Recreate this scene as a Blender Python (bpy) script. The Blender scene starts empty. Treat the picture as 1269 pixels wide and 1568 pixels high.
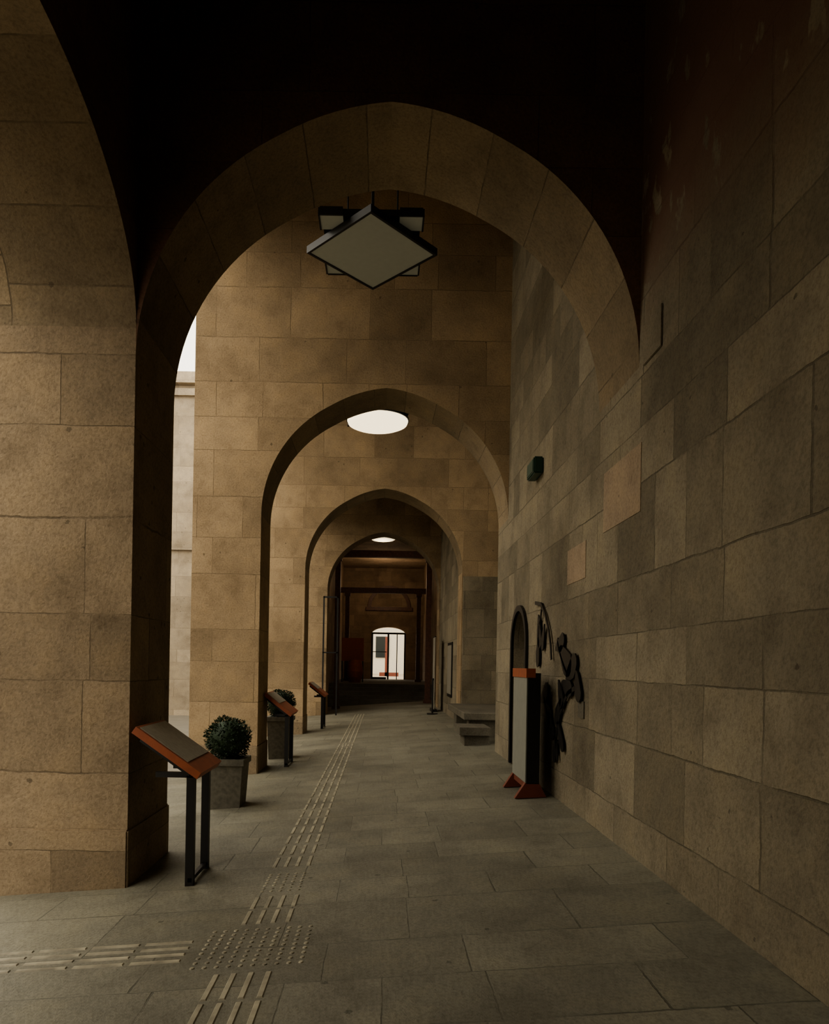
import bpy, bmesh, math, random
from mathutils import Matrix, Vector
random.seed(4)
sc = bpy.context.scene
W = 1.89; EYE = 1.55; K = 0.08
def fz(x): return K * x

# ---------------------------------------------------------------- materials
def newmat(name):
    m = bpy.data.materials.new(name); m.use_nodes = True
    nt = m.node_tree; nt.nodes.clear()
    out = nt.nodes.new('ShaderNodeOutputMaterial'); b = nt.nodes.new('ShaderNodeBsdfPrincipled')
    nt.links.new(b.outputs[0], out.inputs[0])
    return m, nt, b
def N(nt, t, **kw):
    n = nt.nodes.new(t)
    for k, v in kw.items():
        if k in n.inputs: n.inputs[k].default_value = v
        else: setattr(n, k, v)
    return n
def math_(nt, op, a, b=None, clamp=False):
    n = nt.nodes.new('ShaderNodeMath'); n.operation = op; n.use_clamp = clamp
    for i, v in enumerate((a, b)):
        if v is None: continue
        if isinstance(v, (int, float)): n.inputs[i].default_value = v
        else: nt.links.new(v, n.inputs[i])
    return n.outputs[0]
def ramp(nt, fac, stops):
    r = nt.nodes.new('ShaderNodeValToRGB'); e = r.color_ramp.elements
    while len(e) < len(stops): e.new(0.5)
    for i, (p, c) in enumerate(stops):
        e[i].position = p; e[i].color = (c[0], c[1], c[2], 1)
    nt.links.new(fac, r.inputs[0]); return r.outputs[0]
def mixc(nt, f, a, b, blend='MIX'):
    n = nt.nodes.new('ShaderNodeMix'); n.data_type = 'RGBA'; n.blend_type = blend
    for i, v in ((0, f), (6, a), (7, b)):
        if isinstance(v, (int, float)): n.inputs[i].default_value = v
        elif isinstance(v, tuple): n.inputs[i].default_value = (v[0], v[1], v[2], 1)
        else: nt.links.new(v, n.inputs[i])
    return n.outputs[2]

def stone(name, base, mode='box', bw=1.15, rh=0.62, mortar=0.006, var=0.17, mort_dark=0.42, rough=0.9, bump=0.35, off=(0, 0), noise=0.2, warp=0.17, joint=0.75, plaster_shade=False):
    m, nt, b = newmat(name)
    tc = N(nt, 'ShaderNodeTexCoord')
    L = nt.links.new
    sp = N(nt, 'ShaderNodeSeparateXYZ'); L(tc.outputs['Object'], sp.inputs[0])
    n1 = N(nt, 'ShaderNodeTexNoise', Scale=0.8, Detail=4.0, Roughness=0.6); L(tc.outputs['Object'], n1.inputs['Vector'])
    n3 = N(nt, 'ShaderNodeTexNoise', Scale=2.6, Detail=5.0, Roughness=0.68); L(tc.outputs['Object'], n3.inputs['Vector'])
    if mode == 'uv':
        vec = tc.outputs['UV']
    else:
        g = N(nt, 'ShaderNodeNewGeometry'); sn = N(nt, 'ShaderNodeSeparateXYZ'); L(g.outputs['True Normal'], sn.inputs[0])
        nx = math_(nt, 'GREATER_THAN', math_(nt, 'ABSOLUTE', sn.outputs[0]), 0.6)
        nz = math_(nt, 'GREATER_THAN', math_(nt, 'ABSOLUTE', sn.outputs[2]), 0.8)
        u = N(nt, 'ShaderNodeMix'); L(nx, u.inputs[0]); L(sp.outputs[0], u.inputs[2]); L(sp.outputs[1], u.inputs[3])
        v = N(nt, 'ShaderNodeMix'); L(nz, v.inputs[0]); L(sp.outputs[2], v.inputs[2]); L(sp.outputs[1], v.inputs[3])
        wv = N(nt, 'ShaderNodeTexNoise', noise_dimensions='1D', Scale=0.75, Detail=0.0); L(v.outputs[0], wv.inputs['W'])
        v2 = math_(nt, 'ADD', v.outputs[0], math_(nt, 'MULTIPLY', wv.outputs[0], warp * 3))
        wu = N(nt, 'ShaderNodeTexNoise', noise_dimensions='1D', Scale=0.6, Detail=0.0); L(u.outputs[0], wu.inputs['W'])
        u2 = math_(nt, 'ADD', u.outputs[0], math_(nt, 'MULTIPLY', wu.outputs[0], warp * 4))
        cb = N(nt, 'ShaderNodeCombineXYZ'); L(u2, cb.inputs[0]); L(v2, cb.inputs[1])
        vec = cb.outputs[0]
    ad = N(nt, 'ShaderNodeVectorMath', operation='ADD'); L(vec, ad.inputs[0]); ad.inputs[1].default_value = (off[0], off[1], 0)
    ws = N(nt, 'ShaderNodeVectorMath', operation='MULTIPLY_ADD'); L(n3.outputs['Color'], ws.inputs[0])
    ws.inputs[1].default_value = (0.04, 0.04, 0); L(ad.outputs[0], ws.inputs[2])
    br = N(nt, 'ShaderNodeTexBrick', Scale=1.0)
    br.offset = 0.37; br.squash = 0.66; br.squash_frequency = 3; br.offset_frequency = 2
    L(ws.outputs[0], br.inputs['Vector'])
    br.inputs['Brick Width'].default_value = bw; br.inputs['Row Height'].default_value = rh
    br.inputs['Mortar Size'].default_value = mortar; br.inputs['Mortar Smooth'].default_value = 0.4
    lo = tuple(c * (1 - var) for c in base); hi = tuple(min(1, c * (1 + var)) for c in base)
    br.inputs['Color1'].default_value = (*lo, 1); br.inputs['Color2'].default_value = (*hi, 1)
    br.inputs['Mortar'].default_value = (*base, 1)
    mask = ramp(nt, n3.outputs[0], [(0.40, (0.15,) * 3), (0.56, (1,) * 3)])
    jf = math_(nt, 'MULTIPLY', math_(nt, 'MULTIPLY', br.outputs['Fac'], mask), joint)
    st = ramp(nt, n1.outputs[0], [(0.32, (1 - noise, 1 - noise * 1.05, 1 - noise * 1.1)), (0.52, (1, 1, 1)), (0.72, (1 + noise * .7, 1 + noise * .65, 1 + noise * .55))])
    c = mixc(nt, 1.0, br.outputs['Color'], st, 'MULTIPLY')
    s3 = ramp(nt, n3.outputs[0], [(0.34, (0.82, 0.81, 0.80)), (0.48, (0.98, 0.98, 0.98)), (0.68, (1.12, 1.10, 1.05))])
    c = mixc(nt, 1.0, c, s3, 'MULTIPLY')
    n2 = N(nt, 'ShaderNodeTexNoise', Scale=42.0, Detail=3.0, Roughness=0.7); L(tc.outputs['Object'], n2.inputs['Vector'])
    s2 = ramp(nt, n2.outputs[0], [(0.34, (0.80, 0.79, 0.78)), (0.52, (1.0, 1.0, 1.0)), (0.7, (1.1, 1.1, 1.09))])
    c = mixc(nt, 1.0, c, s2, 'MULTIPLY')
    vp = N(nt, 'ShaderNodeTexVoronoi', Scale=8.0, Randomness=1.0); L(tc.outputs['Object'], vp.inputs['Vector'])
    pr_ = N(nt, 'ShaderNodeSeparateColor'); L(vp.outputs['Color'], pr_.inputs[0])
    p2 = math_(nt, 'MULTIPLY', math_(nt, 'LESS_THAN', math_(nt, 'ADD', vp.outputs['Distance'], math_(nt, 'MULTIPLY', n2.outputs[0], .25)), 0.28), math_(nt, 'GREATER_THAN', pr_.outputs[0], 0.93))
    c = mixc(nt, math_(nt, 'MULTIPLY', p2, 0.6), c, tuple(x * .3 for x in base))
    c = mixc(nt, jf, c, tuple(x * mort_dark for x in base))
    if plaster_shade:  # dark flaking plaster above the springing; soft light falloff painted into its edge
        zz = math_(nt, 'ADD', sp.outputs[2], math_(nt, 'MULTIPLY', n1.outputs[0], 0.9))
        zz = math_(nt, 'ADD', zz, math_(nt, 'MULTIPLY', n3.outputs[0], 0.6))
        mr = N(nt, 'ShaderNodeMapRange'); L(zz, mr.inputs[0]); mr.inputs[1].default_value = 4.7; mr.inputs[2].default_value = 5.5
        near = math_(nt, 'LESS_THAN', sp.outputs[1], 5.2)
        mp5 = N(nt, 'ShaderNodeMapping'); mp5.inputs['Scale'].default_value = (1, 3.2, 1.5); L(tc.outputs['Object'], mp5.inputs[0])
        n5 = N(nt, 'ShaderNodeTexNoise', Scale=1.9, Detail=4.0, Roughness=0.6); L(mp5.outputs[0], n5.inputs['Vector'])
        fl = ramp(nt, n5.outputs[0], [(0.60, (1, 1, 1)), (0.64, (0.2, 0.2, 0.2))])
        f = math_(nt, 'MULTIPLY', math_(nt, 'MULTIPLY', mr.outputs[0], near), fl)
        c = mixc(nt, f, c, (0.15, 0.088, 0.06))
    L(c, b.inputs['Base Color']); b.inputs['Roughness'].default_value = rough
    b.inputs['Specular IOR Level'].default_value = 0.25
    h = math_(nt, 'ADD', math_(nt, 'MULTIPLY', jf, -0.8), math_(nt, 'MULTIPLY', n2.outputs[0], 0.4))
    h = math_(nt, 'ADD', h, math_(nt, 'MULTIPLY', n3.outputs[0], 1.0))
    bp = N(nt, 'ShaderNodeBump', Strength=bump, Distance=0.03); L(h, bp.inputs['Height']); L(bp.outputs[0], b.inputs['Normal'])
    return m
def plain(name, col, rough=0.6, metal=0.0, var=0.1, scale=12, emit=None, es=0):
    m, nt, b = newmat(name)
    tc = N(nt, 'ShaderNodeTexCoord'); n = N(nt, 'ShaderNodeTexNoise', Scale=float(scale), Detail=4.0)
    nt.links.new(tc.outputs['Object'], n.inputs['Vector'])
    c = ramp(nt, n.outputs[0], [(0.3, tuple(x * (1 - var) for x in col)), (0.7, tuple(min(1, x * (1 + var)) for x in col))])
    nt.links.new(c, b.inputs['Base Color']); b.inputs['Roughness'].default_value = rough; b.inputs['Metallic'].default_value = metal
    if emit:
        b.inputs['Emission Color'].default_value = (*emit, 1); b.inputs['Emission Strength'].default_value = es
    return m

M_wall = stone('sandstone_blocks', (0.355, 0.266, 0.168), bump=0.5, joint=.7)
M_jamb = stone('sandstone_pier', (0.285, 0.222, 0.150), off=(0.3, 0.19), bump=0.5, joint=.8)
M_right = stone('sandstone_right', (0.228, 0.198, 0.143), bw=0.85, rh=0.46, off=(0.2, 0.1), bump=0.7, noise=0.26, plaster_shade=True, joint=.7, var=.22)
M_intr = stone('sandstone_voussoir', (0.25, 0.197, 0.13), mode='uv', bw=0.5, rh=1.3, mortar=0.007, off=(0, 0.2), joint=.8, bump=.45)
M_dark = stone('shade_dark_plaster', (0.18, 0.105, 0.07), mortar=0.004, var=0.1)  # dark brown plaster, with the near bay's shade deepened into the base colour
M_floor = stone('floor_slabs', (0.215, 0.205, 0.162), bw=0.95, rh=0.52, mortar=0.006, rough=0.6, bump=0.4, var=0.12, noise=0.22, mort_dark=0.4, joint=.8)
M_court = stone('court_stone', (0.40, 0.335, 0.25), bw=1.2, rh=0.6)
M_brown = stone('brown_stone', (0.28, 0.205, 0.14), bw=0.9, rh=0.5)
M_ground = plain('court_paving', (0.22, 0.20, 0.165), 0.8, scale=3)
M_black = plain('black_metal', (0.010, 0.009, 0.008), 0.45)
M_orange = plain('corten_orange', (0.31, 0.085, 0.035), 0.55, var=0.15)
M_red = plain('red_paint', (0.17, 0.045, 0.025), 0.55)
M_panel = plain('printed_panel', (0.27, 0.25, 0.20), 0.45, scale=30, var=0.12)
M_white = plain('grey_board', (0.24, 0.245, 0.21), 0.5, var=0.06)
M_tac = plain('tactile_tile', (0.33, 0.30, 0.22), 0.6, var=0.35, scale=9)
M_conc = plain('planter_concrete', (0.17, 0.16, 0.13), 0.85, var=0.25, scale=20)
M_leaf = plain('leaf_green', (0.022, 0.046, 0.018), 0.65, var=0.5, scale=25)
M_soil = plain('soil', (0.03, 0.02, 0.015), 0.9)
M_bench = stone('bench_stone', (0.15, 0.135, 0.105), bw=3, rh=2, mortar=0.0)
M_wood = plain('dark_red_wood', (0.115, 0.052, 0.031), 0.5, var=0.3)
M_lampg = plain('lamp_diffuser_dim', (0.37, 0.38, 0.31), 0.6, var=0.03, emit=(0.8, 0.78, 0.62), es=0.02)
M_lampw = plain('lamp_diffuser_lit', (0.8, 0.8, 0.75), 0.6, var=0.03, emit=(1.0, 0.82, 0.52), es=2.0)
M_lamps = plain('lamp_diffuser_warm', (0.7, 0.7, 0.6), 0.6, var=0.03, emit=(1.0, 0.82, 0.52), es=0.8)
M_green = plain('green_plastic', (0.02, 0.065, 0.045), 0.4)
M_patch = stone('new_stone_patch', (0.40, 0.31, 0.22), bw=9, rh=9, mortar=0.0)
M_glass, nt_, b_ = newmat('window_dark_glass')
b_.inputs['Base Color'].default_value = (0.03, 0.035, 0.035, 1); b_.inputs['Roughness'].default_value = 0.12

# ---------------------------------------------------------------- mesh helpers
def finish(name, bm, mats, smooth=False, parent=None, recalc=True):
    if recalc: bmesh.ops.recalc_face_normals(bm, faces=bm.faces)
    me = bpy.data.meshes.new(name); bm.to_mesh(me); bm.free()
    for m in mats: me.materials.append(m)
    if smooth:
        for p in me.polygons: p.use_smooth = True
    o = bpy.data.objects.new(name, me); sc.collection.objects.link(o)
    if parent: o.parent = parent
    return o
def add_box(bm, x0, x1, y0, y1, z0, z1, mi=0, mat=None):
    vs = [bm.verts.new(Vector(p)) for p in [(x0,y0,z0),(x1,y0,z0),(x1,y1,z0),(x0,y1,z0),(x0,y0,z1),(x1,y0,z1),(x1,y1,z1),(x0,y1,z1)]]
    if mat is not None:
        for v in vs: v.co = mat @ v.co
    for f in [(0,3,2,1),(4,5,6,7),(0,1,5,4),(1,2,6,5),(2,3,7,6),(3,0,4,7)]:
        fa = bm.faces.new([vs[i] for i in f]); fa.material_index = mi
    return vs
def box(name, x0, x1, y0, y1, z0, z1, mat, parent=None, bevel=0):
    bm = bmesh.new(); add_box(bm, x0, x1, y0, y1, z0, z1)
    if bevel: bmesh.ops.bevel(bm, geom=bm.edges[:], offset=bevel, segments=2, affect='EDGES')
    return finish(name, bm, [mat], parent=parent)
def cyl(bm, p0, p1, r0, r1=None, n=16, mi=0):
    r1 = r0 if r1 is None else r1
    p0 = Vector(p0); p1 = Vector(p1); d = (p1 - p0); q = d.to_track_quat('Z', 'Y')
    a = []; b = []
    for i in range(n):
        t = 2 * math.pi * i / n; c = Vector((math.cos(t), math.sin(t), 0))
        a.append(bm.verts.new(p0 + q @ (c * r0))); b.append(bm.verts.new(p1 + q @ (c * r1)))
    for i in range(n):
        f = bm.faces.new((a[i], a[(i+1) % n], b[(i+1) % n], b[i])); f.material_index = mi
    f = bm.faces.new(a[::-1]); f.material_index = mi; f = bm.faces.new(b); f.material_index = mi
def empty(name, loc=(0, 0, 0)):
    e = bpy.data.objects.new(name, None); sc.collection.objects.link(e); e.location = loc; e.empty_display_size = 0.2
    return e

def arch_wall(name, axis, a0, a1, b0, b1, c0, c1, oc, ow, spring, rise, mats, left=True, right=True, seg=56, obot=None, point=0.0):
    """axis 'x': wall runs along x (transverse), thickness in y.  axis 'y': runs along y, thickness in x."""
    P = (lambda a, b, c: Vector((a, c, b))) if axis == 'x' else (lambda a, b, c: Vector((c, a, b)))
    bm = bmesh.new(); uvl = bm.loops.layers.uv.new('UVMap')
    def face(pts, mi=0, uvs=None):
        f = bm.faces.new([bm.verts.new(p) for p in pts]); f.material_index = mi
        if uvs:
            for l, u in zip(f.loops, uvs): l[uvl].uv = u
    ob = b0 if obot is None else obot
    L = oc - ow; R = oc + ow
    def lift(t):
        return point * max(0.0, 1 - abs(math.cos(t)) * 2.2)
    arc = [(oc - ow * math.cos(math.pi * i / seg), spring + rise * math.sin(math.pi * i / seg) + lift(math.pi * i / seg)) for i in range(seg + 1)]
    for c, in ((c0,), (c1,)):
        if left:
            pts = [(a0, b0), (L, b0)] + ([(L, ob)] if ob > b0 else []) + [(L, spring), (L, b1), (a0, b1)]
            face([P(a, b, c) for a, b in pts], 0)
        if right:
            pts = [(a1, b0), (R, b0)] + ([(R, ob)] if ob > b0 else []) + [(R, spring), (R, b1), (a1, b1)]
            face([P(a, b, c) for a, b in pts], 0)
        for i in range(seg):
            face([P(arc[i][0], arc[i][1], c), P(arc[i+1][0], arc[i+1][1], c), P(arc[i+1][0], b1, c), P(arc[i][0], b1, c)], 2 if len(mats) > 2 and c == c0 else 0)
        if ob > b0: face([P(L, b0, c), P(R, b0, c), P(R, ob, c), P(L, ob, c)])
    s = 0
    for i in range(seg):
        ds = math.dist(arc[i], arc[i+1])
        face([P(arc[i][0], arc[i][1], c0), P(arc[i][0], arc[i][1], c1), P(arc[i+1][0], arc[i+1][1], c1), P(arc[i+1][0], arc[i+1][1], c0)], 1,
             [(s, c0), (s, c1), (s + ds, c1), (s + ds, c0)]); s += ds
    if left:
        face([P(L, ob, c0), P(L, ob, c1), P(L, spring, c1), P(L, spring, c0)])
        face([P(a0, b0, c0), P(a0, b0, c1), P(a0, b1, c1), P(a0, b1, c0)])
    if right:
        face([P(R, ob, c0), P(R, ob, c1), P(R, spring, c1), P(R, spring, c0)])
        face([P(a1, b0, c0), P(a1, b0, c1), P(a1, b1, c1), P(a1, b1, c0)])
    if ob > b0: face([P(L, ob, c0), P(L, ob, c1), P(R, ob, c1), P(R, ob, c0)])
    A0 = a0 if left else L; A1 = a1 if right else R
    face([P(A0, b1, c0), P(A0, b1, c1), P(A1, b1, c1), P(A1, b1, c0)])
    bmesh.ops.remove_doubles(bm, verts=bm.verts, dist=1e-4)
    return finish(name, bm, mats)

ZT = 9.3
XO = -2.94
SP = EYE + 2.27     # springing of the transverse arches
# ---- transverse arches ----
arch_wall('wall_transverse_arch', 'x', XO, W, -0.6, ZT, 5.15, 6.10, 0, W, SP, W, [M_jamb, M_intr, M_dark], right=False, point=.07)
arch_wall('wall_transverse_arch', 'x', XO, W, -0.6, ZT, 10.5, 11.37, 0, W, SP, W, [M_wall, M_intr], right=False, point=.08)
arch_wall('wall_transverse_arch', 'x', XO, 3.2, -0.6, ZT, 16.5, 17.4, 0, W, SP, W, [M_wall, M_intr], point=.08)
arch_wall('wall_transverse_arch', 'x', XO, W + .01, -0.6, ZT, 22.8, 23.7, 0, 1.86, SP + .2, 1.86, [M_wall, M_intr], point=.08)
# ---- left arcade ----
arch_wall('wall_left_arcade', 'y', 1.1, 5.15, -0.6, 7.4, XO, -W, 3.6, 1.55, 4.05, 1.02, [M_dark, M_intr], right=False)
arch_wall('wall_left_arcade', 'y', -4.0, 1.1, -0.6, 7.4, XO, -W, -1.3, 1.6, 4.05, 1.02, [M_jamb, M_intr])
box('trim_lintel', XO, -W, 6.1, 10.5, 8.3, ZT, M_wall)
box('trim_lintel', XO, -W, 11.37, 16.5, 8.3, ZT, M_wall)
box('trim_lintel', XO, -W, 17.4, 22.8, 6.5, ZT, M_wall)
# ---- right wall ----
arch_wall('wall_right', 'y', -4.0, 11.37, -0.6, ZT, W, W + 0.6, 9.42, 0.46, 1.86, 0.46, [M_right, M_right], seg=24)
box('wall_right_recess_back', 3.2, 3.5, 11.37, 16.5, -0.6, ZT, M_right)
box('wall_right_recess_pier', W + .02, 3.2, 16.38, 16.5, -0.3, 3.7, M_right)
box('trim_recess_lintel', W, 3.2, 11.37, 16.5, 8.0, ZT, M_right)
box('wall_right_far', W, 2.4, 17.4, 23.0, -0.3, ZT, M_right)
# end hall
box('wall_hall_left', -2.6, -2.2, 23.7, 38.0, -0.6, 7.0, M_brown)
box('wall_hall_right', 2.2, 2.6, 23.7, 38.0, -0.6, 7.0, M_brown)
box('ceiling_hall', -2.6, 2.6, 23.7, 38.4, 6.9, 7.1, M_brown)
arch_wall('wall_end', 'x', -2.6, 2.6, -0.6, 7.1, 38.0, 38.5, 0.33, 0.95, 3.25, 0.40, [M_brown, M_brown], seg=20, obot=0.75)
bm = bmesh.new()
for i in range(20):
    t0, t1 = math.pi * i / 20, math.pi * (i + 1) / 20
    q = []
    for yy in (37.9, 38.0):
        for (r, t) in ((1.0, t0), (1.0, t1), (1.18, t1), (1.18, t0)):
            q.append(bm.verts.new((.33 - r * math.cos(t), yy, 4.75 + r * math.sin(t))))
    for f in [(0,1,2,3),(7,6,5,4),(0,4,5,1),(1,5,6,2),(2,6,7,3),(3,7,4,0)]: bm.faces.new([q[i_] for i_ in f])
add_box(bm, -.95, 1.61, 37.88, 38.0, 4.55, 4.75)
finish('trim_blind_arch', bm, [M_wood])
# behind camera
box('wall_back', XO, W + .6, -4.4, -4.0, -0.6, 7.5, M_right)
# ceilings
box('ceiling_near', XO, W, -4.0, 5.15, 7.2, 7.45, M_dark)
box('ceiling_far', XO, 3.5, 6.1, 22.8, ZT, ZT + 0.2, M_wall)
def plinth(y0, y1):
    return box('trim_plinth', XO - .03, -W + .012, y0 - .03, y1 + .03, -0.6, 0.28, M_jamb, bevel=0.012)
for a, b in ((5.15, 6.1), (10.5, 11.37), (16.5, 17.4)): plinth(a, b)

# ---- floor (cross-fall to the left) ----
bm = bmesh.new()
vs = [bm.verts.new(p) for p in [(-3.3, -4.4, fz(-3.3)), (3.5, -4.4, fz(3.5)), (3.5, 27.4, fz(3.5)), (-3.3, 27.4, fz(-3.3)),
      (-3.3, -4.4, -.7), (3.5, -4.4, -.7), (3.5, 27.4, -.7), (-3.3, 27.4, -.7)]]
for f in [(0,1,2,3),(4,5,6,7),(0,1,5,4),(1,2,6,5),(2,3,7,6),(3,0,4,7)]: bm.faces.new([vs[i] for i in f])
finish('floor', bm, [M_floor])
bm = bmesh.new()
prof = [(27.4, -0.3)]
for i in range(4):
    prof += [(27.4 + i * .32, 0.15 * (i + 1) ), (27.4 + (i + 1) * .32, 0.15 * (i + 1))]
prof += [(28.68, -.3)]
va = [bm.verts.new((-2.19, y, z)) for y, z in prof]; vb = [bm.verts.new((2.19, y, z)) for y, z in prof]
n = len(prof)
for i in range(n):
    bm.faces.new((va[i], va[(i+1) % n], vb[(i+1) % n], vb[i]))
bm.faces.new(va); bm.faces.new(vb[::-1])
finish('stairs_hall', bm, [M_bench])
box('floor_hall', -2.2, 2.2, 28.68, 38.0, .3, .75, M_bench)

# ---- courtyard outside ----
box('ground_courtyard', -30, -3.3, -25, 60, -0.75, -0.42, M_ground)
box('ground_beyond_door', -15, 20, 38.5, 80, 0.35, 0.72, M_court)
bm = bmesh.new()
add_box(bm, -14, -3.6, 25, 25.5, -.45, 11.6)
add_box(bm, -14, -3.4, 24.7, 25.6, 11.6, 12.0); add_box(bm, -14, -3.5, 24.85, 25.55, 11.2, 11.45)
add_box(bm, -14, -3.5, 24.9, 25.5, 5.6, 5.8)
for x in (-12.5, -10.0):
    for z in (1.0, 7.0):
        add_box(bm, x - .12, x + 1.02, 24.88, 25.0, z - .12, z + 2.6)
        add_box(bm, x, x + .9, 24.84, 24.9, z, z + 2.4, 1)
finish('courtyard_building', bm, [M_court, M_glass])
bm = bmesh.new()
add_box(bm, -19, -18, -20, 45, -.45, 7.5); add_box(bm, -19, -17.8, -20, 45, 7.5, 7.8)
for i in range(14):
    y = -18 + i * 4.4
    add_box(bm, -18.0, -17.9, y - .15, y + 1.55, 0.9, 3.9); add_box(bm, -17.92, -17.86, y, y + 1.4, 1.05, 3.75, 1)
finish('courtyard_facade', bm, [plain('facade_render', (.27, .225, .165), .9), M_glass])
bm = bmesh.new()
add_box(bm, -8, 12, 62, 63, .7, 14)
for i in range(6):
    for j in range(3):
        x = -6 + i * 2.7; z = 2.2 + j * 3.4
        add_box(bm, x, x + 1.2, 61.9, 62.0, z, z + 1.9, 1)
finish('street_building', bm, [plain('street_plaster', (.6, .55, .45), .8), M_glass])

# ---- tactile paving ----
bm = bmesh.new()
def tbar(x0, x1, y0, y1, h=0.006):
    a = [(x0, y0), (x1, y0), (x1, y1), (x0, y1)]; i_ = .006
    b = [(x0 + i_, y0 + i_), (x1 - i_, y0 + i_), (x1 - i_, y1 - i_), (x0 + i_, y1 - i_)]
    va = [bm.verts.new((x, y, fz(x) - .001)) for x, y in a]; vb = [bm.verts.new((x, y, fz(x) + h)) for x, y in b]
    bm.faces.new(vb)
    for k in range(4): bm.faces.new((va[k], va[(k+1) % 4], vb[(k+1) % 4], vb[k]))
def tdot(x, y, r=.015, h=.006):
    va = []; vb = []
    for k in range(8):
        t = k * math.pi / 4
        va.append(bm.verts.new((x + r * math.cos(t), y + r * math.sin(t), fz(x) - .001)))
        vb.append(bm.verts.new((x + r * .65 * math.cos(t), y + r * .65 * math.sin(t), fz(x) + h)))
    bm.faces.new(vb)
    for k in range(8): bm.faces.new((va[k], va[(k+1) % 8], vb[(k+1) % 8], vb[k]))
cx = -0.69
def bars(y0, y1, n=4):
    for k in range(n):
        x = cx - .135 + k * .27 / (n - 1)
        tbar(x - .017, x + .017, y0, y1)
def dots(x0, x1, y0, y1, p=.062):
    nx_ = round((x1 - x0) / p); ny_ = round((y1 - y0) / p)
    for i in range(nx_):
        for j in range(ny_):
            tdot(x0 + (i + .5) * (x1 - x0) / nx_, y0 + (j + .5) * (y1 - y0) / ny_)
y = 0.78
while y < 3.3:
    bars(y, y + .28); y += .31
dots(cx - .32, cx + .32, 3.60, 4.16)
bars(4.22, 4.45, 4); bars(4.49, 4.72, 4)
dots(cx - .16, cx + .16, 4.80, 5.25)
y = 5.4
while y < 13.4:
    bars(y, y + .28); y += .36
dots(cx - .16, cx + .16, 13.4, 14.0)
y = 14.05
while y < 22: bars(y, y + .28); y += .31
x = cx - .38
while x > -3.1:
    for k in range(4): 
        yy = 3.74 + k * .085
        tbar(x - .28, x, yy - .017, yy + .017)
    x -= .31
finish('tactile_paving', bm, [M_tac])

# ---- lecterns ----
def lectern(y0, y1, xh=-1.78, xl=-1.34, zh=1.07, zl=0.74, mat_frame=M_orange, low=.22):
    e = empty('information_lectern', ((xh + xl) / 2, (y0 + y1) / 2, fz((xh + xl) / 2)))
    inv = Matrix.Translation(-Vector(e.location))
    def fin(name, bm, mats):
        bm.transform(inv); return finish(name, bm, mats, parent=e)
    n = Vector((zh - zl, 0, xl - xh)).normalized()
    P1 = Vector((xh, 0, zh)); P2 = Vector((xl, 0, zl)); d = P2 - P1
    def slab(name, a, a2, b, t0, t1, m):
        bm = bmesh.new()
        A = P1 + d * a; B = P1 + d * (1 - a2)
        v = []
        for yy in (y0 + b, y1 - b):
            for p, t in ((A, t0), (B, t0), (B, t1), (A, t1)):
                v.append(bm.verts.new((p.x + n.x * t, yy, p.z + n.z * t)))
        for f in [(0,1,2,3),(7,6,5,4),(0,4,5,1),(1,5,6,2),(2,6,7,3),(3,7,4,0)]: bm.faces.new([v[i] for i in f])
        fin(name, bm, [m])
    slab('board_frame', 0, 0, 0, -.055, 0.0, mat_frame)
    slab('board_panel', .04, low, .03, 0.0, .008, M_panel)
    slab('board_tray', .12, .12, .06, -.09, -.055, M_black)
    bm = bmesh.new()
    for yy in (y0 + .09, y1 - .12):
        add_box(bm, xl - .13, xl - .07, yy, yy + .05, fz(xl) - .01, zl + .01)
        add_box(bm, xh + .12, xl - .08, yy, yy + .035, zl - .05, zl - .01)
    add_box(bm, xl - .11, xl - .08, y0 + .09, y1 - .09, fz(xl) + .02, fz(xl) + .05)
    fin('legs', bm, [M_black])
lectern(4.98, 5.62, xl=-1.30)
lectern(10.95, 11.75, xh=-1.85, xl=-1.42, low=.5)
lectern(17.5, 18.4, xh=-1.85, xl=-1.42, low=.5)

# ---- planters ----
def planter(x, y, w=.42, h=.58, r=.27):
    z0 = fz(x) - .01
    e = empty('potted_shrub', (x, y, z0))
    bm = bmesh.new()
    a = w / 2 * .86; b = w / 2
    rings = [(a, 0), (b, h - .07), (b + .02, h - .07), (b + .02, h), (b - .04, h), (b - .05, h - .06)]
    vv = [[bm.verts.new((sx * q, sy * q, z)) for sx, sy in ((-1,-1),(1,-1),(1,1),(-1,1))] for q, z in rings]
    for i in range(len(vv) - 1):
        for k in range(4): bm.faces.new((vv[i][k], vv[i][(k+1) % 4], vv[i+1][(k+1) % 4], vv[i+1][k]))
    bm.faces.new(vv[0][::-1]); f = bm.faces.new(vv[-1]); f.material_index = 1
    finish('planter_box', bm, [M_conc, M_soil], parent=e)
    bm = bmesh.new()
    cyl(bm, (0, 0, h - .07), (0, 0, h + .2), .02)
    c = Vector((0, 0, h + r * .85))
    bmesh.ops.create_icosphere(bm, subdivisions=3, radius=r * .84, matrix=Matrix.Translation(c))
    for i in range(2600):
        d = Vector((random.gauss(0, 1), random.gauss(0, 1), random.gauss(0, 1))).normalized()
        p = c + d * r * (random.uniform(.82, 1.02) + .05 * math.sin(6 * d.x + 4 * d.z))
        t = d.orthogonal().normalized(); t.rotate(Matrix.Rotation(random.uniform(0, 6.28), 3, d))
        n2 = (d + t * random.uniform(-.2, .9)).normalized(); s = d.cross(t)
        l = random.uniform(.012, .026)
        q = [p - s * l * .45, p + n2 * l * .6 - s * l * .3, p + n2 * l * 1.3, p + s * l * .45]
        bm.faces.new([bm.verts.new(k) for k in q])
    finish('foliage', bm, [M_leaf], parent=e, recalc=False)
planter(-1.80, 8.1, r=.26)
planter(-1.80, 12.3, h=.75, r=.26)

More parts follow.
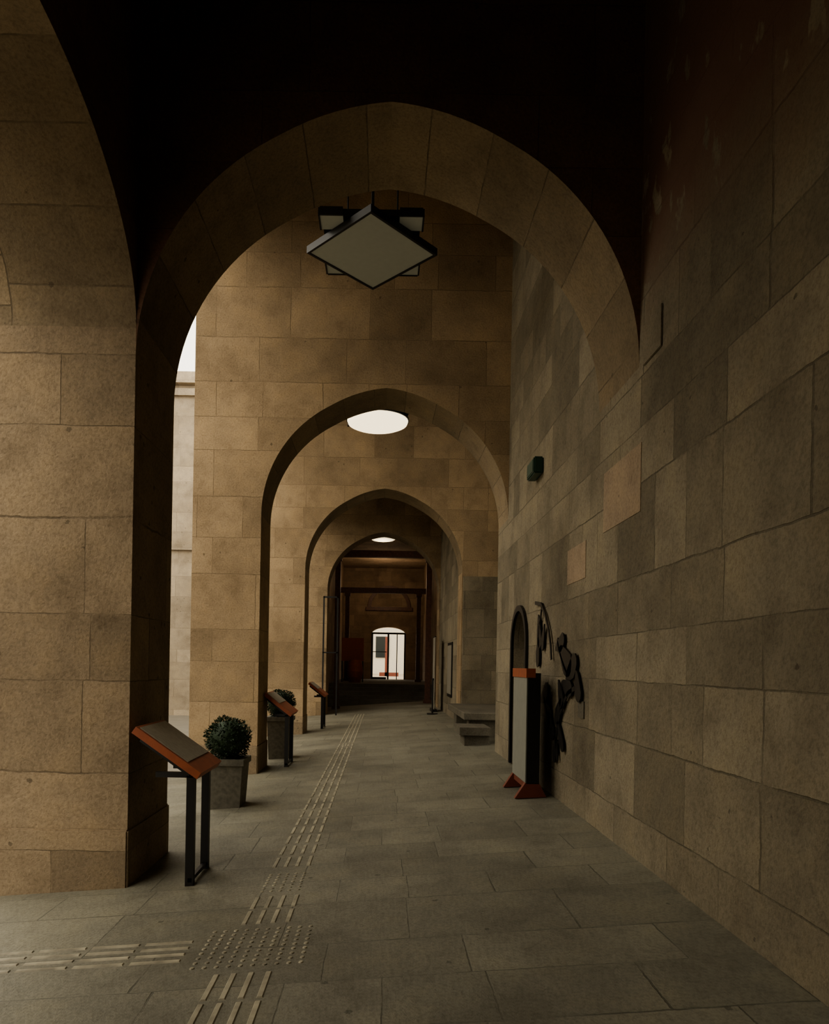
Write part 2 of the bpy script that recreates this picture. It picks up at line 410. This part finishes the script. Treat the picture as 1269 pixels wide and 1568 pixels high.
# ---- ceiling lamps ----
def lamp(x, y, z, diag=1.58, mat=M_lampg, top=ZT, rnd=False):
    e = empty('pendant_lamp', (x, y, z))
    bm = bmesh.new(); h = diag / 2
    R = Matrix.Rotation(math.radians(45), 4, 'Z'); s = h / math.sqrt(2)
    if rnd:
        rings = [(h, .05), (h * .97, .0), (h * .85, -.035), (h * .6, -.06), (h * .3, -.072)]
        vv = [[bm.verts.new((r * math.cos(2 * math.pi * k / 40), r * math.sin(2 * math.pi * k / 40), zz)) for k in range(40)] for r, zz in rings]
        for i in range(len(vv) - 1):
            for k in range(40): bm.faces.new((vv[i][k], vv[i][(k+1) % 40], vv[i+1][(k+1) % 40], vv[i+1][k]))
        bm.faces.new(vv[-1]); bm.faces.new(vv[0][::-1])
        finish('diffuser_bowl', bm, [mat], parent=e, smooth=True)
    else:
        add_box(bm, -s + .03, s - .03, -s + .03, s - .03, -.005, .03, 0, R)
        finish('diffuser_plate', bm, [mat], parent=e)
    bm = bmesh.new()
    if not rnd:
        for (a, b, c, d) in ((-s, s, -s, -s + .03), (-s, s, s - .03, s), (-s, -s + .03, -s + .03, s - .03), (s - .03, s, -s + .03, s - .03)):
            add_box(bm, a, b, c, d, -.015, .07, 0, R)
        add_box(bm, -s+.03, s-.03, -s+.03, s-.03, .05, .07, 0, R)
    else:
        cyl(bm, (0, 0, .05), (0, 0, .09), h * 1.03, n=40)
        R2 = Matrix.Rotation(math.radians(8), 4, 'Z')
        add_box(bm, -.58, .58, -.58, .58, .10, .16, 0, R2)
    finish('diffuser_frame', bm, [M_black], parent=e)
    bm = bmesh.new(); q = .58; w = .26
    if not rnd:
        for sx in (-1, 1):
            for sy in (-1, 1):
                xs = sorted((sx * q, sx * (q - w))); ys = sorted((sy * q, sy * (q - w)))
                add_box(bm, *xs, *ys, .075, .085, 1)
                add_box(bm, *sorted((sx * q, sx * (q + .02))), *ys, .065, .16); add_box(bm, *xs, *sorted((sy * q, sy * (q + .02))), .065, .16)
        add_box(bm, -.56, .56, -.56, .56, .088, .16)
    for sx, sy in ((-.3, 0), (.3, 0), (0, .3), (0, -.3)):
        cyl(bm, (sx, sy, .06), (sx, sy, top - z), .01, n=8)
    finish('upper_frame', bm, [M_black, M_lampg], parent=e)
lamp(-.21, 8.3, 6.53)
lamp(-.18, 14.2, 6.54, 1.26, M_lampw, rnd=True)
lamp(-.05, 27.3, 6.55, 1.0, M_lamps, top=6.9, rnd=True)

# ---- standing totem sign by the right wall ----
e = empty('standing_sign', (1.63, 7.8, fz(1.6)))
bm = bmesh.new(); add_box(bm, -.05, .09, -.38, .38, .16, 1.36); o = finish('body', bm, [M_black], parent=e)
bm = bmesh.new(); add_box(bm, -.06, -.05, -.37, .37, .17, 1.31); finish('face_panel', bm, [M_white], parent=e)
bm = bmesh.new(); add_box(bm, -.07, .03, -.39, .39, 1.31, 1.41); finish('cap', bm, [M_orange], parent=e)
bm = bmesh.new()
for yy in (-.38, .31):
    v = [bm.verts.new(p) for p in [(-.17, yy, 0), (.17, yy, 0.02), (.09, yy, .17), (-.06, yy, .17), (-.17, yy + .07, 0), (.17, yy + .07, 0.02), (.09, yy + .07, .17), (-.06, yy + .07, .17)]]
    for f in [(0,1,2,3),(7,6,5,4),(0,4,5,1),(1,5,6,2),(2,6,7,3),(3,7,4,0)]: bm.faces.new([v[i] for i in f])
add_box(bm, -.05, .09, -.31, .31, .1, .17)
finish('feet', bm, [M_red], parent=e)

# ---- cut-metal silhouette ornament on the wall ----
bm = bmesh.new()
X0, X1 = W - .035, W - .022
def flat(pts, mi=0):
    a = [bm.verts.new((X0, y, z)) for y, z in pts]; b = [bm.verts.new((X1, y, z)) for y, z in pts]
    bm.faces.new(a); bm.faces.new(b[::-1]); n = len(pts)
    for i in range(n): bm.faces.new((a[i], a[(i+1) % n], b[(i+1) % n], b[i]))
def leaf(y, z, ang, l, w, k=1.25):
    pts = []; l *= k; w *= k
    for i in range(14):
        t = i / 14 * 2 * math.pi
        u = math.cos(t) * l / 2; v = math.sin(t) * w / 2 * (1 - .45 * math.cos(t)) * (1 + .15 * math.sin(3 * t))
        pts.append((y + u * math.cos(ang) - v * math.sin(ang), z + u * math.sin(ang) + v * math.cos(ang)))
    flat(pts)
def stem(pts, w=.035):
    for i in range(len(pts) - 1):
        (y0, z0), (y1, z1) = pts[i], pts[i+1]; d = math.hypot(y1 - y0, z1 - z0) or 1
        nx_, nz_ = -(z1 - z0) / d * w / 2, (y1 - y0) / d * w / 2
        flat([(y0 - nx_, z0 - nz_), (y0 + nx_, z0 + nz_), (y1 + nx_ * .8, z1 + nz_ * .8), (y1 - nx_ * .8, z1 - nz_ * .8)])
stem([(8.4, 2.34), (8.1, 2.3), (7.88, 2.16), (7.7, 1.97), (7.6, 1.8), (7.56, 1.64)], .045)
stem([(8.05, 2.27), (8.15, 2.05), (8.2, 1.85)], .03)
stem([(7.3, 1.86), (7.2, 1.72), (7.05, 1.6), (6.9, 1.5)], .04)
stem([(6.6, 1.36), (6.85, 1.3), (7.0, 1.2), (7.15, 1.06), (7.26, .92), (7.28, .78), (7.22, .58)], .05)
stem([(7.85, 1.22), (7.7, 1.05), (7.55, .92)], .04)
for a in [(8.16, 1.98, 1.3, .34, .15), (8.2, 1.74, 1.7, .3, .13), (7.95, 1.90, 1.9, .26, .1),
          (7.2, 1.80, -.3, .3, .13), (6.98, 1.64, .5, .42, .2), (6.75, 1.54, -.5, .34, .16),
          (6.9, 1.36, .2, .32, .13), (6.52, 1.38, 1.2, .26, .14), (7.14, 1.28, 1.0, .28, .12), (7.22, 1.10, 2.3, .3, .11),
          (7.86, 1.24, -.5, .34, .14), (7.70, 1.08, .4, .3, .12), (7.52, .92, .9, .3, .12), (7.12, .84, .9, .3, .1), (7.32, .68, 1.9, .24, .1)]:
    leaf(*a)
for (y, z) in ((8.1, 2.3), (7.05, 1.6), (7.0, 1.2), (7.28, .78), (7.85, 1.22), (8.15, 2.0)):
    add_box(bm, X1, W + .01, y - .01, y + .01, z - .01, z + .01)
finish('leaf_branch_wall_ornament', bm, [M_black])

box('wall_plaque', W - .012, W, 6.38, 6.56, 1.08, 1.24, M_bench)
bm = bmesh.new(); add_box(bm, W - .12, W, 8.2, 8.6, 3.88, 4.08); bmesh.ops.bevel(bm, geom=bm.edges[:], offset=.015, segments=2, affect='EDGES')
add_box(bm, W - .125, W - .119, 8.24, 8.56, 3.91, 4.05, 1)
finish('emergency_light', bm, [M_green, M_green])
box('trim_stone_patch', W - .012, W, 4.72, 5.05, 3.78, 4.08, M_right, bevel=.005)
box('trim_stone_patch', W - .005, W, 5.07, 5.92, 2.72, 3.23, M_patch)
box('trim_stone_patch', W - .005, W, 6.42, 7.05, 2.4, 2.75, M_patch)
e = empty('door_1', (W + .35, 9.42, 0))
bm = bmesh.new(); add_box(bm, 0, .05, -.45, .45, .16, 2.3)
for k in (-.3, 0, .3): add_box(bm, -.02, 0, k - .015, k + .015, 0.2, 2.2)
add_box(bm, -.02, 0, -.45, .45, 1.82, 1.88)
finish('door_leaf', bm, [M_black], parent=e)
bm = bmesh.new()
pr = []
for rr, in ((.46,), (.54,)):
    pts = [(-rr, .17)] + [(-rr * math.cos(math.pi * i / 20), 1.86 + rr * math.sin(math.pi * i / 20)) for i in range(21)] + [(rr, .17)]
    pr.append(pts)
for i in range(len(pr[0]) - 1):
    a, b, c, d = pr[0][i], pr[0][i+1], pr[1][i+1], pr[1][i]
    v = [bm.verts.new((x_, p[0], p[1] + .0)) for x_ in (-.39, -.352) for p in (a, b, c, d)]
    for f in [(0,1,2,3),(7,6,5,4),(0,4,5,1),(1,5,6,2),(2,6,7,3),(3,7,4,0)]: bm.faces.new([v[j] for j in f])
finish('door_surround', bm, [M_black], parent=e)

# ---- stone benches in right recess ----
e = empty('stone_bench', (2.0, 14.0, fz(2.0)))
bm = bmesh.new()
add_box(bm, -.42, 1.1, -.9, 2.35, .36, .50); add_box(bm, -.3, 1.1, -.7, -.35, -.05, .36); add_box(bm, -.3, 1.1, 1.6, 2.1, -.05, .36)
bmesh.ops.bevel(bm, geom=bm.edges[:], offset=.012, segments=1, affect='EDGES')
finish('seat_and_supports', bm, [M_bench], parent=e)
bm = bmesh.new()
add_box(bm, -.6, -.05, -1.8, -.95, .16, .30); add_box(bm, -.5, -.05, -1.7, -1.05, -.08, .16)
finish('low_slab', bm, [M_bench], parent=e)

# ---- hall things ----
for (yy, z0, z1) in ((25.8, None, 5.6), (33.0, .75, 5.0)):
    for x in (-1.72, 1.72):
        bm = bmesh.new()
        zb = fz(x) if z0 is None else z0
        add_box(bm, x - .1, x + .1, yy, yy + .2, zb, z1); add_box(bm, x - .15, x + .15, yy - .05, yy + .25, zb, zb + .12)
        add_box(bm, x - .14, x + .14, yy - .04, yy + .24, z1 - .15, z1)
        finish('trim_timber_column', bm, [M_wood])
    box('trim_timber_beam', -2.2, 2.2, yy - .02, yy + .22, z1, z1 + .25, M_wood)
e = empty('door_2', (0.33, 38.05, .75))
bm = bmesh.new()
for x in (-.95, -.06, .87):
    add_box(bm, x, x + .1, 0, .1, 0, 2.55)
add_box(bm, -.95, .97, 0, .1, 2.5, 2.6); add_box(bm, .45, .5, 0, .08, 0, 2.5); add_box(bm, -.9, -.1, 0, .06, .0, .12); add_box(bm, -.9, -.1, 0.02, .06, 1.5, 1.54)
finish('door_frame', bm, [M_black], parent=e)
bm = bmesh.new(); add_box(bm, .2, .45, 50, 50.25, .72, 3.6); add_box(bm, -.2, 1.2, 50, 50.2, .72, 1.0)
finish('red_post', bm, [M_red])
e = empty('poster_board', (-1.35, 31.2, .75))
bm = bmesh.new(); add_box(bm, -.5, .5, 0, .05, .95, 2.0); finish('board', bm, [M_orange], parent=e)
bm = bmesh.new(); add_box(bm, -.5, -.44, 0, .05, 0, .95); add_box(bm, .44, .5, 0, .05, 0, .95); finish('legs', bm, [M_black], parent=e)
bm = bmesh.new()
pr = [(.25, 0), (.33, .25), (.36, .5), (.33, .75), (.26, 1.0)]
for i in range(4): cyl(bm, (0, 0, pr[i][1]), (0, 0, pr[i+1][1]), pr[i][0], pr[i+1][0], n=24)
o = finish('wooden_barrel', bm, [M_orange]); o.location = (-1.2, 30.3, .75)
bm = bmesh.new()
for x in (-1.95, -1.5): add_box(bm, x, x + .05, 22.3, 22.35, fz(x) , 3.75)
add_box(bm, -1.95, -1.45, 22.3, 22.35, 3.7, 3.75); add_box(bm, -1.95, -1.45, 22.3, 22.35, 1.9, 1.94)
finish('metal_display_frame', bm, [M_black])
e = empty('rollup_banner', (1.62, 21.4, fz(1.62)))
bm = bmesh.new(); add_box(bm, -.01, .0, -.4, .4, .08, 2.3); finish('banner_sheet', bm, [M_panel], parent=e)
bm = bmesh.new(); add_box(bm, -.08, .08, -.43, .43, 0, .08); add_box(bm, -.02, .02, -.41, .41, 2.3, 2.33); add_box(bm, .0, .015, -.01, .01, .08, 2.3); finish('banner_base', bm, [M_black], parent=e)
e = empty('barrier_post', (1.5, 20.2, fz(1.5)))
bm = bmesh.new(); cyl(bm, (0, 0, 0), (0, 0, .03), .16, n=24); cyl(bm, (0, 0, .03), (0, 0, 1.0), .025); cyl(bm, (0, 0, 1.0), (0, 0, 1.06), .035)
finish('post_body', bm, [M_black], parent=e)
e = empty('framed_notice', (W - .03, 19.0, 1.6))
bm = bmesh.new(); add_box(bm, 0, .03, -.6, .6, -.9, .6); finish('frame', bm, [M_black], parent=e)
bm = bmesh.new(); add_box(bm, -.005, .0, -.52, .52, -.82, .52); finish('sheet', bm, [M_panel], parent=e)

# ---- hall lights (warm): one under the pendant lamp, one without a fixture ----
for (x, y, z, p) in ((-.08, 27.3, 6.1, 40), (0, 34.5, 5.6, 75)):
    l = bpy.data.lights.new('hall_warm_light', 'POINT'); l.energy = p; l.color = (1.0, .78, .52); l.shadow_soft_size = .3
    o = bpy.data.objects.new('hall_warm_light', l); sc.collection.objects.link(o); o.location = (x, y, z)

# ---- world ----
w = bpy.data.worlds.new('World'); sc.world = w; w.use_nodes = True
bg = w.node_tree.nodes['Background']; bg.inputs[0].default_value = (1.0, 0.925, 0.78, 1); bg.inputs[1].default_value = 2.9
try:
    sc.view_settings.view_transform = 'AgX'; sc.view_settings.look = 'AgX - Medium High Contrast'
except Exception as ex: print(ex)

# ---- camera ----
cd = bpy.data.cameras.new('Camera'); cam = bpy.data.objects.new('Camera', cd); sc.collection.objects.link(cam)
cam.matrix_world = Matrix.Translation((0, 0, EYE)) @ Matrix.Rotation(math.radians(90), 4, 'X') @ Matrix.Rotation(math.radians(1.0), 4, 'Z')
cd.sensor_fit = 'VERTICAL'; cd.sensor_height = 36; cd.lens = 1050 / 1568 * 36
cd.shift_x = 49.5 / 1568; cd.shift_y = 234 / 1568
cd.clip_start = 0.05; cd.clip_end = 300
sc.camera = cam
